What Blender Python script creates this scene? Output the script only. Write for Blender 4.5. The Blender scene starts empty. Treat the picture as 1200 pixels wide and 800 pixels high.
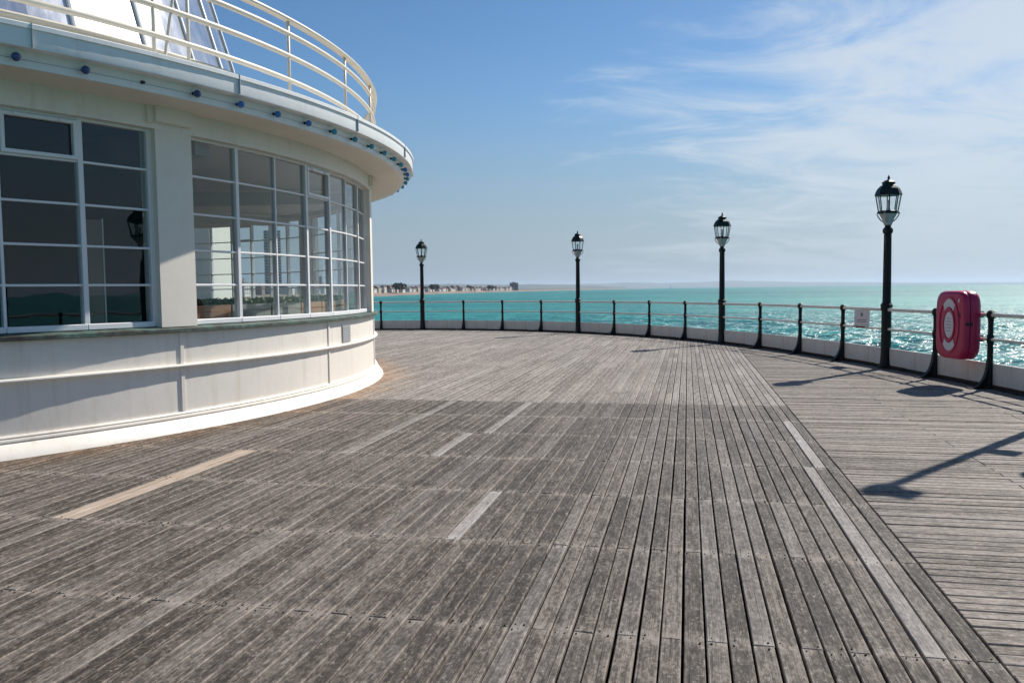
import bpy, math, random
import numpy as np
from mathutils import Matrix, Vector
random.seed(7); rng = np.random.default_rng(7)
R = math.radians
SC = bpy.context.scene
COL = SC.collection

# ------------------------------------------------------------------ camera
CAM_H = 1.6
cd = bpy.data.cameras.new('camera'); cam = bpy.data.objects.new('camera', cd); COL.objects.link(cam)
cd.sensor_width = 36.0; cd.sensor_fit = 'HORIZONTAL'; cd.lens = 970/1200*36.0
cd.clip_start = .05; cd.clip_end = 90000
cam.matrix_world = Matrix.Translation((0, 0, CAM_H)) @ Matrix.Rotation(math.pi/2-.0626, 4, 'X') @ Matrix.Rotation(-.0118, 4, 'Z')
SC.camera = cam

# ------------------------------------------------------------------ light
SUN_AZ, SUN_EL = 48.0, 42.5            # azimuth clockwise from +Y
w = bpy.data.worlds.new('World'); SC.world = w; w.use_nodes = True
nt = w.node_tree; nt.nodes.clear()
def N(t, typ, **k):
    n = t.nodes.new(typ)
    for a, b in k.items(): setattr(n, a, b)
    return n
out = N(nt, 'ShaderNodeOutputWorld'); bg = N(nt, 'ShaderNodeBackground')
sky = N(nt, 'ShaderNodeTexSky', sky_type='NISHITA')
sky.sun_disc = False; sky.sun_elevation = R(SUN_EL); sky.sun_rotation = R(SUN_AZ)
sky.air_density = 1.0; sky.dust_density = 0.3; sky.ozone_density = 3.0; sky.altitude = 0
bg.inputs[1].default_value = 0.076
# thin streaky cloud sheet, laid out on a plane overhead
tc = N(nt, 'ShaderNodeTexCoord'); sep = N(nt, 'ShaderNodeSeparateXYZ')
nt.links.new(tc.outputs['Generated'], sep.inputs[0])
def wm(op, a, b=None, c=None, clamp=False):
    n = N(nt, 'ShaderNodeMath', operation=op); n.use_clamp = clamp
    for i, v in enumerate((a, b, c)):
        if v is None: continue
        if isinstance(v, (int, float)): n.inputs[i].default_value = v
        else: nt.links.new(v, n.inputs[i])
    return n.outputs[0]
zz = wm('ADD', wm('MAXIMUM', sep.outputs[2], 0.0), 0.16)
px = wm('DIVIDE', sep.outputs[0], zz); py = wm('DIVIDE', sep.outputs[1], zz)
comb = N(nt, 'ShaderNodeCombineXYZ'); nt.links.new(px, comb.inputs[0]); nt.links.new(py, comb.inputs[1])
mp = N(nt, 'ShaderNodeMapping'); nt.links.new(comb.outputs[0], mp.inputs[0])
mp.inputs['Rotation'].default_value = (0, 0, R(24)); mp.inputs['Scale'].default_value = (.85, 1.35, 1); mp.inputs['Location'].default_value = (3.1, 7.7, 0)
n1 = N(nt, 'ShaderNodeTexNoise'); nt.links.new(mp.outputs[0], n1.inputs['Vector'])
n1.inputs['Scale'].default_value = 1.9; n1.inputs['Detail'].default_value = 10; n1.inputs['Roughness'].default_value = .62; n1.inputs['Distortion'].default_value = .6
n2 = N(nt, 'ShaderNodeTexNoise'); nt.links.new(comb.outputs[0], n2.inputs['Vector'])
n2.inputs['Scale'].default_value = .55; n2.inputs['Detail'].default_value = 3
side = wm('ADD', wm('MULTIPLY', sep.outputs[0], 0.74), wm('MULTIPLY', sep.outputs[1], 0.67))   # the cloud bank lies towards the sun's side
cov = wm('MULTIPLY_ADD', side, 1.7, -1.45)
dens = wm('ADD', wm('MULTIPLY_ADD', n1.outputs[0], 1.0, cov), wm('MULTIPLY', n2.outputs[0], .35))
ms = N(nt, 'ShaderNodeMapRange', interpolation_type='SMOOTHSTEP'); nt.links.new(dens, ms.inputs[0])
ms.inputs[1].default_value = .50; ms.inputs[2].default_value = .84; ms.inputs[3].default_value = 0; ms.inputs[4].default_value = .80
mix = N(nt, 'ShaderNodeMix', data_type='RGBA'); lowfade = wm('SMOOTH_MIN', wm('MULTIPLY_ADD', sep.outputs[2], 5.5, .25, clamp=True), 1.0, .1)
nt.links.new(wm('MULTIPLY', ms.outputs[0], lowfade), mix.inputs['Factor'])
hs = N(nt, 'ShaderNodeHueSaturation'); hs.inputs['Saturation'].default_value = 1.22; nt.links.new(sky.outputs[0], hs.inputs['Color'])
bw = N(nt, 'ShaderNodeRGBToBW'); nt.links.new(sky.outputs[0], bw.inputs[0])
hz = N(nt, 'ShaderNodeVectorMath', operation='SCALE'); hz.inputs[0].default_value = (.53, .67, .83); nt.links.new(wm('MULTIPLY', wm('POWER', bw.outputs[0], .62), 1.72), hz.inputs['Scale'])
hm = N(nt, 'ShaderNodeMapRange', interpolation_type='SMOOTHSTEP'); nt.links.new(sep.outputs[2], hm.inputs[0])
hm.inputs[1].default_value = 0; hm.inputs[2].default_value = .25; hm.inputs[3].default_value = .92; hm.inputs[4].default_value = 0     # milky sea air low down, all round
mh = N(nt, 'ShaderNodeMix', data_type='RGBA'); nt.links.new(hm.outputs[0], mh.inputs['Factor']); nt.links.new(hs.outputs[0], mh.inputs['A']); nt.links.new(hz.outputs[0], mh.inputs['B'])
nt.links.new(mh.outputs['Result'], mix.inputs['A']); mix.inputs['B'].default_value = (6.9, 7.6, 8.3, 1)
nt.links.new(mix.outputs['Result'], bg.inputs[0]); nt.links.new(bg.outputs[0], out.inputs[0])

sd = bpy.data.lights.new('sun', 'SUN'); sd.energy = 4.7; sd.angle = R(.53); sd.color = (1, .95, .87)
sun = bpy.data.objects.new('sun', sd); COL.objects.link(sun)
sv = Vector((math.sin(R(SUN_AZ))*math.cos(R(SUN_EL)), math.cos(R(SUN_AZ))*math.cos(R(SUN_EL)), math.sin(R(SUN_EL))))
sun.rotation_euler = sv.to_track_quat('Z', 'Y').to_euler(); sun.location = (30, 30, 40)

vs = SC.view_settings; vs.view_transform = 'Standard'; vs.look = 'None'; vs.exposure = .38; vs.gamma = 1; vs.use_curve_mapping = False
SC.render.engine = 'CYCLES'; SC.cycles.use_denoising = True; SC.cycles.use_adaptive_sampling = False
SC.cycles.max_bounces = 8; SC.cycles.transparent_max_bounces = 24; SC.cycles.sample_clamp_indirect = 3; SC.cycles.sample_clamp_direct = 12
SC.cycles.caustics_reflective = False; SC.cycles.caustics_refractive = False

# ------------------------------------------------------------------ materials
class Mat:
    def __init__(s, name):
        s.m = bpy.data.materials.new(name); s.m.use_nodes = True; s.t = s.m.node_tree; s.t.nodes.clear()
        s.out = N(s.t, 'ShaderNodeOutputMaterial'); s.b = N(s.t, 'ShaderNodeBsdfPrincipled'); s.t.links.new(s.b.outputs[0], s.out.inputs[0])
    def n(s, typ, **k): return N(s.t, typ, **k)
    def l(s, a, b): s.t.links.new(a, b)
    def math(s, op, a, b=None, c=None, clamp=False):
        n = s.n('ShaderNodeMath', operation=op); n.use_clamp = clamp
        for i, v in enumerate((a, b, c)):
            if v is None: continue
            if isinstance(v, (int, float)): n.inputs[i].default_value = v
            else: s.l(v, n.inputs[i])
        return n.outputs[0]
    def coord(s, kind='Object', scale=(1, 1, 1), uv=None):
        if uv: c = s.n('ShaderNodeUVMap', uv_map=uv).outputs[0]
        else: c = s.n('ShaderNodeTexCoord').outputs[kind]
        m = s.n('ShaderNodeMapping'); s.l(c, m.inputs[0]); m.inputs['Scale'].default_value = scale
        return m.outputs[0]
    def noise(s, vec, scale=1, detail=4, rough=.5, dist=0):
        n = s.n('ShaderNodeTexNoise'); s.l(vec, n.inputs['Vector'])
        n.inputs['Scale'].default_value = scale; n.inputs['Detail'].default_value = detail; n.inputs['Roughness'].default_value = rough; n.inputs['Distortion'].default_value = dist
        return n.outputs[0]
    def ramp(s, f, stops):
        r = s.n('ShaderNodeValToRGB'); s.l(f, r.inputs[0]); e = r.color_ramp.elements
        while len(e) < len(stops): e.new(.5)
        for x, (p, c) in zip(e, stops):
            x.position = p; x.color = (*c, 1) if len(c) == 3 else c
        return r.outputs[0]
    def mix(s, f, a, b, mode='MIX'):
        n = s.n('ShaderNodeMix', data_type='RGBA', blend_type=mode)
        for v, k in ((f, 'Factor'), (a, 'A'), (b, 'B')):
            if isinstance(v, (int, float)): n.inputs[k].default_value = v
            elif isinstance(v, tuple): n.inputs[k].default_value = (*v, 1)
            else: s.l(v, n.inputs[k])
        return n.outputs['Result']
    def bump(s, h, strength=.3, dist=.01):
        b = s.n('ShaderNodeBump'); b.inputs['Strength'].default_value = strength; b.inputs['Distance'].default_value = dist
        s.l(h, b.inputs['Height']); s.l(b.outputs[0], s.b.inputs['Normal']); return b
    def set(s, **k):
        for a, v in k.items():
            i = s.b.inputs[a.replace('_', ' ')]
            if isinstance(v, (int, float)): i.default_value = v
            elif isinstance(v, tuple): i.default_value = (*v, 1)
            else: s.l(v, i)
        return s

def paint(name, col, rough=.45, var=.12, scale=3.0, dirt=None, bump=.06, spec=.4, metal=0.0):
    m = Mat(name); v = m.coord()
    a = m.noise(v, scale, 6, .6); b = m.noise(v, scale*9, 4, .6)
    lo = tuple(c*(1-var) for c in col); hi = tuple(min(1, c*(1+var*.6)) for c in col)
    c = m.ramp(m.math('MULTIPLY_ADD', b, .35, m.math('MULTIPLY', a, .65)), [(.3, lo), (.7, hi)])
    if dirt:
        st = m.noise(m.coord(scale=(9, 9, .8)), 1.0, 6, .65)
        f = m.ramp(st, [(.53, (0, 0, 0)), (.76, (.6, .6, .6))])
        c = m.mix(f, c, dirt)
    m.set(Base_Color=c, Roughness=rough, Specular_IOR_Level=spec, Metallic=metal)
    m.bump(m.math('MULTIPLY_ADD', a, 1.5, b), bump*1.6, .012)
    return m.m

M = {}
M['cream'] = paint('cream_paint', (.82, .765, .685), .42, .07, 1.5, (.62, .55, .44))
M['cream_shade'] = paint('cream_render', (.81, .745, .65), .55, .06, 1.2)
M['white'] = paint('white_paint', (.82, .82, .81), .38, .05, 2, (.66, .64, .60))
M['white_frame'] = paint('white_window_paint', (.80, .79, .79), .35, .05, 4)
M['rail_cream'] = paint('cream_rail_paint', (.74, .70, .62), .45, .10, 6, (.52, .40, .27))
M['roof_rail'] = paint('ivory_rail_paint', (.68, .61, .50), .42, .07, 5)
M['kick'] = paint('kick_panel_paint', (.64, .62, .57), .5, .10, 3, (.45, .30, .16))
M['iron'] = paint('black_green_iron', (.006, .0085, .0085), .42, .35, 12, None, .15, .25)
M['iron_dark'] = paint('dark_iron', (.014, .015, .015), .5, .3, 10, None, .1)
M['lantern_green'] = paint('dark_green_lantern', (.008, .018, .015), .42, .3, 12, None, .1, .3)
M['cup'] = paint('pale_grey_cast', (.42, .44, .43), .5, .15, 14)
M['red'] = paint('red_plastic', (.47, .010, .080), .34, .10, 7, None, .08, .5)
M['label'] = paint('pale_label', (.70, .66, .67), .5, .05, 9)
M['ink'] = paint('grey_print', (.20, .19, .22), .6, .05, 9)
M['black'] = paint('black_plastic', (.012, .012, .013), .4, .1, 9)
M['grey_metal'] = paint('vent_grey', (.30, .30, .30), .5, .1, 9)
M['seam'] = paint('seam_grey', (.42, .44, .46), .6, .05, 9)
M['core'] = paint('interior_shade_wall', (.035, .034, .034), .7, .2, 2)  # near-black colour holds the dim interior's shade: core, partitions, left ceiling
M['panel_in'] = paint('brown_interior_panel', (.22, .165, .12), .6, .12, 3)
M['ceiling'] = paint('interior_ceiling', (.62, .61, .58), .7, .04, 1)
M['floor_in'] = paint('interior_floor', (.16, .11, .075), .5, .15, 3)
M['terracotta'] = paint('terracotta_planter', (.38, .20, .12), .65, .12, 4)
M['stone_grey'] = paint('grey_planter', (.30, .28, .26), .65, .12, 4)
M['soil_iron'] = paint('bearer_timber', (.075, .066, .058), .85, .3, 6)
M['under'] = paint('under_deck_shade', (.012, .012, .012), .9, .2, 1)  # shade below the deck put into the colour
M['rust'] = paint('rust', (.20, .075, .025), .85, .4, 25)
M['nail_gap_dark'] = paint('dark_gap', (.02, .018, .016), .9, .3, 8)  # near-black for nail heads and the painted shade below kick panels
M['hatch'] = paint('far_brown_roof', (.16, .10, .085), .8, .2, .05)
M['far_grey_roof'] = paint('far_grey_roof', (.12, .115, .12), .8, .2, .05)
M['far_white'] = paint('far_white_wall', (.70, .67, .62), .8, .08, .05)
M['far_cream'] = paint('far_cream_wall', (.50, .44, .36), .8, .08, .05)
M['far_brick'] = paint('far_brick_wall', (.30, .19, .15), .8, .1, .05)
M['far_concrete'] = paint('far_concrete', (.20, .19, .19), .8, .08, .05)
M['far_glass'] = paint('far_window', (.05, .06, .07), .2, .1, .1)
M['bark'] = paint('bark', (.06, .05, .04), .9, .2, .5)

def copper():
    m = Mat('copper_patina'); v = m.coord(scale=(2, 2, 6)); a = m.noise(v, 1.6, 7, .65); b = m.noise(m.coord(), 11, 5, .7)
    c = m.ramp(m.math('MULTIPLY_ADD', b, .4, m.math('MULTIPLY', a, .6)), [(.36, (.022, .02, .017)), (.48, (.05, .058, .048)), (.58, (.07, .14, .115)), (.72, (.30, .30, .26))])
    m.set(Base_Color=c, Roughness=.6); m.bump(b, .2, .01); return m.m
M['copper'] = copper()

def silver():
    m = Mat('silver_cladding'); v = m.coord(scale=(1, 1, .5)); a = m.noise(v, 1.1, 5, .6)
    c = m.ramp(a, [(.3, (.50, .51, .53)), (.7, (.66, .67, .68))])
    r = m.ramp(m.noise(v, 2.5, 5, .6), [(.3, (.15,)*3), (.7, (.25,)*3)])
    m.set(Base_Color=c, Metallic=.92, Roughness=r); m.bump(a, .12, .05); return m.m
M['silver'] = silver()

def glass(name, tint=(.93, .96, .95), f0=.045):
    m = Mat(name); t = m.t
    t.nodes.remove(m.b)
    tr = m.n('ShaderNodeBsdfTransparent'); tr.inputs[0].default_value = (*tint, 1)
    gl = m.n('ShaderNodeBsdfGlossy'); gl.inputs['Roughness'].default_value = .01
    wob = m.noise(m.coord(), 1.6, 2, .5); bp = m.n('ShaderNodeBump'); bp.inputs['Strength'].default_value = .04; bp.inputs['Distance'].default_value = .05
    m.l(wob, bp.inputs['Height']); m.l(bp.outputs[0], gl.inputs['Normal'])
    lw = m.n('ShaderNodeLayerWeight'); lw.inputs[0].default_value = .5
    f = m.math('MULTIPLY_ADD', m.math('POWER', lw.outputs['Facing'], 5.0), .95, f0)
    mx = m.n('ShaderNodeMixShader'); m.l(f, mx.inputs[0]); m.l(tr.outputs[0], mx.inputs[1]); m.l(gl.outputs[0], mx.inputs[2])
    m.l(mx.outputs[0], m.out.inputs[0]); return m.m
M['glass'] = glass('window_glass', (.90, .93, .93), .035)
M['lamp_glass'] = glass('lantern_glass', (.965, .98, .98), .03)

def bulb_mat(name, col):
    m = Mat(name); a = m.noise(m.coord(), 20, 3)
    m.set(Base_Color=m.ramp(a, [(.3, tuple(c*.8 for c in col)), (.7, col)]), Roughness=.12, Specular_IOR_Level=.6, Coat_Weight=.5); return m.m
M['bulb_blue'] = bulb_mat('blue_bulb', (.01, .17, .55)); M['bulb_teal'] = bulb_mat('teal_bulb', (.01, .30, .45)); M['bulb_blue_shaded'] = bulb_mat('shaded_blue_bulb', (.006, .05, .20))  # darkest blue is the shaded copy, used for bulbs on the left

ROW0, ROWD = 11.5, 1.29
def wood(name, dark, mid, light, spec=.25, rows=True, shift=.5):
    """weathered boards: uv 'grain' runs along/across each board in metres, 'place' is the spot on the deck, 'tint' varies board by board, its alpha runs from edge to edge"""
    m = Mat(name)
    at = m.n('ShaderNodeAttribute', attribute_name='tint'); sp = m.n('ShaderNodeSeparateColor'); m.l(at.outputs['Color'], sp.inputs[0])
    edge = m.math('ABSOLUTE', m.math('MULTIPLY_ADD', at.outputs['Alpha'], 2.0, -1.0))
    g1 = m.noise(m.coord(uv='grain', scale=(1.3, 42, 1)), 1, 8, .68, .5)        # long grain
    g2 = m.noise(m.coord(uv='grain', scale=(5, 190, 1)), 1, 3, .6)              # fine fibres
    bl = m.noise(m.coord(uv='grain', scale=(5.5, 15, 1)), 1, 9, .78)            # worn patches
    fk = m.noise(m.coord(uv='grain', scale=(20, 48, 1)), 1, 6, .75)              # flakes of grey surface
    spk = m.noise(m.coord(uv='grain', scale=(34, 50, 1)), 1, 4, .65)             # lichen specks
    big = m.noise(m.coord(uv='place', scale=(.5, .5, 1)), 1, 5, .6)
    v = m.math('ADD', m.math('MULTIPLY_ADD', g1, .62, -.31), m.math('MULTIPLY_ADD', bl, .80, -.40))
    v = m.math('ADD', v, m.math('MULTIPLY_ADD', fk, 1.05, -.525))
    v = m.math('ADD', v, m.math('MULTIPLY_ADD', g2, .42, -.21))
    v = m.math('ADD', v, m.math('MULTIPLY_ADD', sp.outputs[0], .145, -.0725))
    v = m.math('ADD', v, m.math('MULTIPLY_ADD', big, .26, -.13))
    wear = m.math('MULTIPLY', m.math('SUBTRACT', edge, .70, clamp=True), m.math('MULTIPLY', bl, 1.0))
    v = m.math('ADD', v, wear)
    pl = m.n('ShaderNodeSeparateXYZ'); m.l(m.coord(uv='place'), pl.inputs[0])
    if rows:
        fr = m.math('ABSOLUTE', m.math('WRAP', m.math('DIVIDE', m.math('SUBTRACT', pl.outputs[1], ROW0), ROWD), .5, -.5))
        near = m.n('ShaderNodeMapRange', interpolation_type='SMOOTHSTEP'); m.l(fr, near.inputs[0]); near.inputs[1].default_value = .0; near.inputs[2].default_value = .085; near.inputs[3].default_value = .26; near.inputs[4].default_value = 0
        v = m.math('ADD', v, m.math('MULTIPLY', near.outputs[0], m.math('MULTIPLY', m.math('SUBTRACT', bl, .30, clamp=True), 3.0)))
    v = m.math('ADD', v, shift)
    c = m.ramp(v, [(.28, dark), (.46, mid), (.62, light), (.80, tuple(x*1.5 for x in light))])
    # pale lichen specks
    ls = m.math('MULTIPLY', m.math('SUBTRACT', spk, .56, clamp=True), 12, clamp=True)
    ls = m.math('MULTIPLY', ls, m.math('MULTIPLY', m.math('SUBTRACT', bl, .42, clamp=True), 7, clamp=True))
    c = m.mix(m.math('MULTIPLY', ls, .9), c, tuple(x*1.65 for x in light))
    # dark checks along the grain
    cr = m.noise(m.coord(uv='grain', scale=(.9, 85, 1)), 1, 3, .5, .25)
    cf = m.math('MULTIPLY', m.math('SUBTRACT', .37, cr, clamp=True), 14, clamp=True)
    c = m.mix(m.math('MULTIPLY', cf, .75), c, tuple(x*.5 for x in dark))
    # knots
    vo = m.n('ShaderNodeTexVoronoi'); m.l(m.coord(uv='grain', scale=(1.6, 9, 1)), vo.inputs['Vector']); vo.inputs['Scale'].default_value = 1; vo.inputs['Randomness'].default_value = 1
    kn = m.math('MULTIPLY', m.math('SUBTRACT', .085, vo.outputs['Distance'], clamp=True), 14, clamp=True)
    c = m.mix(m.math('MULTIPLY', kn, .6), c, tuple(x*.8 for x in dark))
    # newer timber
    fresh = m.ramp(m.math('MULTIPLY_ADD', g2, .5, m.math('MULTIPLY', g1, .5)), [(.36, (.25, .175, .125)), (.5, (.43, .34, .265)), (.64, (.56, .48, .41))])
    pale = m.ramp(v, [(.20, (.10, .088, .078)), (.38, (.25, .225, .205)), (.58, (.36, .33, .305)), (.8, (.44, .41, .38))])
    c = m.mix(sp.outputs[1], c, pale); c = m.mix(sp.outputs[2], c, fresh)
    # rusty wash on the boards round the pavilion's foot
    dx = m.math('SUBTRACT', pl.outputs[0], PAV_ST[1]); dy = m.math('SUBTRACT', pl.outputs[1], PAV_ST[0])
    dist = m.math('SQRT', m.math('ADD', m.math('MULTIPLY', dx, dx), m.math('MULTIPLY', dy, dy)))
    st = m.n('ShaderNodeMapRange', interpolation_type='SMOOTHSTEP'); m.l(m.math('ADD', dist, m.math('MULTIPLY_ADD', m.noise(m.coord(uv='place', scale=(1.3, 1.3, 1)), 1, 5, .65), 1.3, -.65)), st.inputs[0])
    st.inputs[1].default_value = 9.9; st.inputs[2].default_value = 10.75; st.inputs[3].default_value = .75; st.inputs[4].default_value = 0
    c = m.mix(st.outputs[0], c, m.mix(1.0, c, (1.15, .78, .48), 'MULTIPLY'))
    m.set(Base_Color=c, Roughness=.74, Specular_IOR_Level=spec)
    m.bump(m.math('ADD', m.math('MULTIPLY', g2, .7), m.math('ADD', m.math('MULTIPLY', fk, .5), m.math('MULTIPLY', cf, -.8))), .7, .004)
    return m.m
PAV_ST = (-12.44*math.sin(R(12))+14.60*math.cos(R(12)), -12.44*math.cos(R(12))-14.60*math.sin(R(12)))
M['wood_near'] = wood('weathered_deck_timber', (.030, .024, .019), (.080, .066, .054), (.178, .152, .129), shift=.468)
M['wood_far'] = wood('bleached_deck_timber', (.066, .054, .045), (.162, .138, .117), (.275, .242, .212), .25, False)
M['wood_side'] = wood('streaked_deck_timber', (.038, .030, .024), (.108, .089, .073), (.235, .200, .170), .25, False, .545)

def leafmat(name, a, b):
    m = Mat(name); n = m.noise(m.coord(), 7, 4); oi = m.n('ShaderNodeObjectInfo')
    m.set(Base_Color=m.ramp(n, [(.3, a), (.7, b)]), Roughness=.6); return m.m
M['leaf'] = leafmat('leaf_green', (.03, .08, .03), (.09, .17, .06))
M['far_leaf'] = leafmat('far_foliage', (.018, .03, .018), (.04, .06, .032))

# ------------------------------------------------------------------ mesh helpers
def mesh(name, V, F, mat=None, smooth=False):
    me = bpy.data.meshes.new(name); me.from_pydata([tuple(map(float, v)) for v in V], [], [tuple(f) for f in F]); me.update()
    if mat is not None: me.materials.append(M[mat] if isinstance(mat, str) else mat)
    if smooth: me.polygons.foreach_set('use_smooth', [True]*len(me.polygons))
    return me
def link(name, me, parent=None, loc=(0, 0, 0), rz=0.0):
    o = bpy.data.objects.new(name, me); COL.objects.link(o); o.location = loc; o.rotation_euler[2] = rz
    if parent is not None: o.parent = parent
    return o
def tag(o, label=None, cat=None, group=None, kind=None):
    for k, v in (('label', label), ('category', cat), ('group', group), ('kind', kind)):
        if v: o[k] = v
    return o
class MB:
    def __init__(s): s.V = []; s.F = []
    def add(s, V, F):
        k = len(s.V); s.V += [tuple(v) for v in V]; s.F += [tuple(i+k for i in f) for f in F]; return s
    def box(s, x0, x1, y0, y1, z0, z1, T=None):
        V = [(x, y, z) for z in (z0, z1) for y in (y0, y1) for x in (x0, x1)]
        if T is not None: V = [T @ Vector(v) for v in V]
        return s.add(V, [(0, 2, 3, 1), (4, 5, 7, 6), (0, 1, 5, 4), (2, 6, 7, 3), (0, 4, 6, 2), (1, 3, 7, 5)])
    def bevbox(s, x0, x1, y0, y1, z0, z1, b=.004, T=None):
        """box with chamfered edges"""
        V = []; idx = {}
        for i, x in enumerate((x0, x1)):
            for j, y in enumerate((y0, y1)):
                for k, z in enumerate((z0, z1)):
                    sx, sy, sz = (1, -1)[i], (1, -1)[j], (1, -1)[k]
                    for a, q in enumerate(((x, y+sy*b, z+sz*b), (x+sx*b, y, z+sz*b), (x+sx*b, y+sy*b, z))):
                        idx[i, j, k, a] = len(V); V.append(q)
        F = []
        def quad(l): F.append(tuple(idx[q] for q in l))
        for i in (0, 1):
            q = [(i, 0, 0, 0), (i, 1, 0, 0), (i, 1, 1, 0), (i, 0, 1, 0)]; quad(q if i else q[::-1])
            q = [(0, i, 0, 1), (0, i, 1, 1), (1, i, 1, 1), (1, i, 0, 1)]; quad(q if i else q[::-1])
            q = [(0, 0, i, 2), (1, 0, i, 2), (1, 1, i, 2), (0, 1, i, 2)]; quad(q if i else q[::-1])
        for i in (0, 1):
            for j in (0, 1):
                quad([(i, j, 0, 0), (i, j, 1, 0), (i, j, 1, 1), (i, j, 0, 1)]); quad([(i, 0, j, 0), (i, 1, j, 0), (i, 1, j, 2), (i, 0, j, 2)]); quad([(0, i, j, 1), (1, i, j, 1), (1, i, j, 2), (0, i, j, 2)])
                for k in (0, 1): F.append((idx[i, j, k, 0], idx[i, j, k, 1], idx[i, j, k, 2]))
        if T is not None: V = [T @ Vector(v) for v in V]
        return s.add(V, F)
    def lathe(s, prof, a0=0., a1=360., n=32, closed=False, c=(0, 0, 0), ends=False):
        full = abs(a1-a0) >= 359.99; m = len(prof); k = n if full else n+1; V = []; F = []
        for i in range(k):
            a = R(a0+(a1-a0)*i/n); ca, sa = math.cos(a), math.sin(a)
            V += [(c[0]+r*ca, c[1]+r*sa, c[2]+z) for r, z in prof]
        mm = m if closed else m-1
        for i in range(n):
            i2 = (i+1) % k
            for j in range(mm):
                j2 = (j+1) % m; F.append((i*m+j, i2*m+j, i2*m+j2, i*m+j2))
        if ends and not full: F.append(tuple(range(m))); F.append(tuple((k-1)*m+j for j in range(m))[::-1])
        return s.add(V, F)
    def tube(s, pts, r, n=10, cap=True):
        rr = r if isinstance(r, (list, tuple)) else [r]*len(pts); V = []; F = []; pts = [Vector(p) for p in pts]
        for i, p in enumerate(pts):
            d = (pts[min(i+1, len(pts)-1)]-pts[max(i-1, 0)]).normalized()
            u = d.cross(Vector((0, 0, 1)));  u = u.normalized() if u.length > 1e-4 else Vector((1, 0, 0)); v = u.cross(d)
            V += [p+(u*math.cos(2*math.pi*j/n)+v*math.sin(2*math.pi*j/n))*rr[i] for j in range(n)]
        for i in range(len(pts)-1):
            for j in range(n): F.append((i*n+j, i*n+(j+1) % n, (i+1)*n+(j+1) % n, (i+1)*n+j))
        if cap: F.append(tuple(range(n))[::-1]); F.append(tuple((len(pts)-1)*n+j for j in range(n)))
        return s.add(V, F)
    def sphere(s, c, r, nu=14, nv=9, sx=1, sy=1, sz=1):
        V = []; F = []
        for i in range(nv+1):
            ph = math.pi*i/nv
            for j in range(nu):
                th = 2*math.pi*j/nu; V.append((c[0]+sx*r*math.sin(ph)*math.cos(th), c[1]+sy*r*math.sin(ph)*math.sin(th), c[2]+sz*r*math.cos(ph)))
        for i in range(nv):
            for j in range(nu): F.append((i*nu+j, (i+1)*nu+j, (i+1)*nu+(j+1) % nu, i*nu+(j+1) % nu))
        return s.add(V, F)
    def me(s, name, mat, smooth=False): return mesh(name, s.V, s.F, mat, smooth)
    def obj(s, name, mat, parent=None, smooth=False, loc=(0, 0, 0), rz=0.):
        o = link(name, s.me(name, mat, False), parent, loc, rz)
        if smooth:
            o.data.polygons.foreach_set('use_smooth', [True]*len(o.data.polygons))
            try: o.data.set_sharp_from_angle(angle=R(38))
            except Exception: pass
        return o
def empty(name, loc=(0, 0, 0), rz=0.):
    o = bpy.data.objects.new(name, None); COL.objects.link(o); o.location = loc; o.rotation_euler[2] = rz; o.empty_display_size = .2; return o

# ------------------------------------------------------------------ plan of the place
PC = (-12.44, 14.60)                       # centre of the round pavilion
SEA_Z = -7.0
POSTS = [(-5.37, 34.03), (-3.64, 33.81), (-1.93, 33.25), (-0.36, 32.42), (1.12, 31.32), (2.41, 30.04), (3.54, 28.57), (4.49, 27.0), (5.3, 25.27), (5.95, 23.43), (6.46, 21.51), (6.82, 19.56), (7.07, 17.66), (7.21, 15.92), (7.28, 14.2), (7.30, 12.6)]
for a, b in ((7.27, 10.95), (7.17, 9.2), (6.95, 7.4), (6.6, 5.65), (6.12, 3.9), (5.5, 2.2), (4.75, .6), (3.85, -.9)): POSTS.append((a, b))
LEFT = [(-7.1, 33.98), (-8.85, 33.75), (-10.6, 33.4), (-12.35, 33.0), (-14.1, 32.4)]
POSTS = LEFT[::-1]+POSTS; K0 = len(LEFT)+1        # K0 = index of the lamp post left in view
LAMPS = [K0-4, K0, K0+4, K0+8, K0+12, K0+16]

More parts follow.
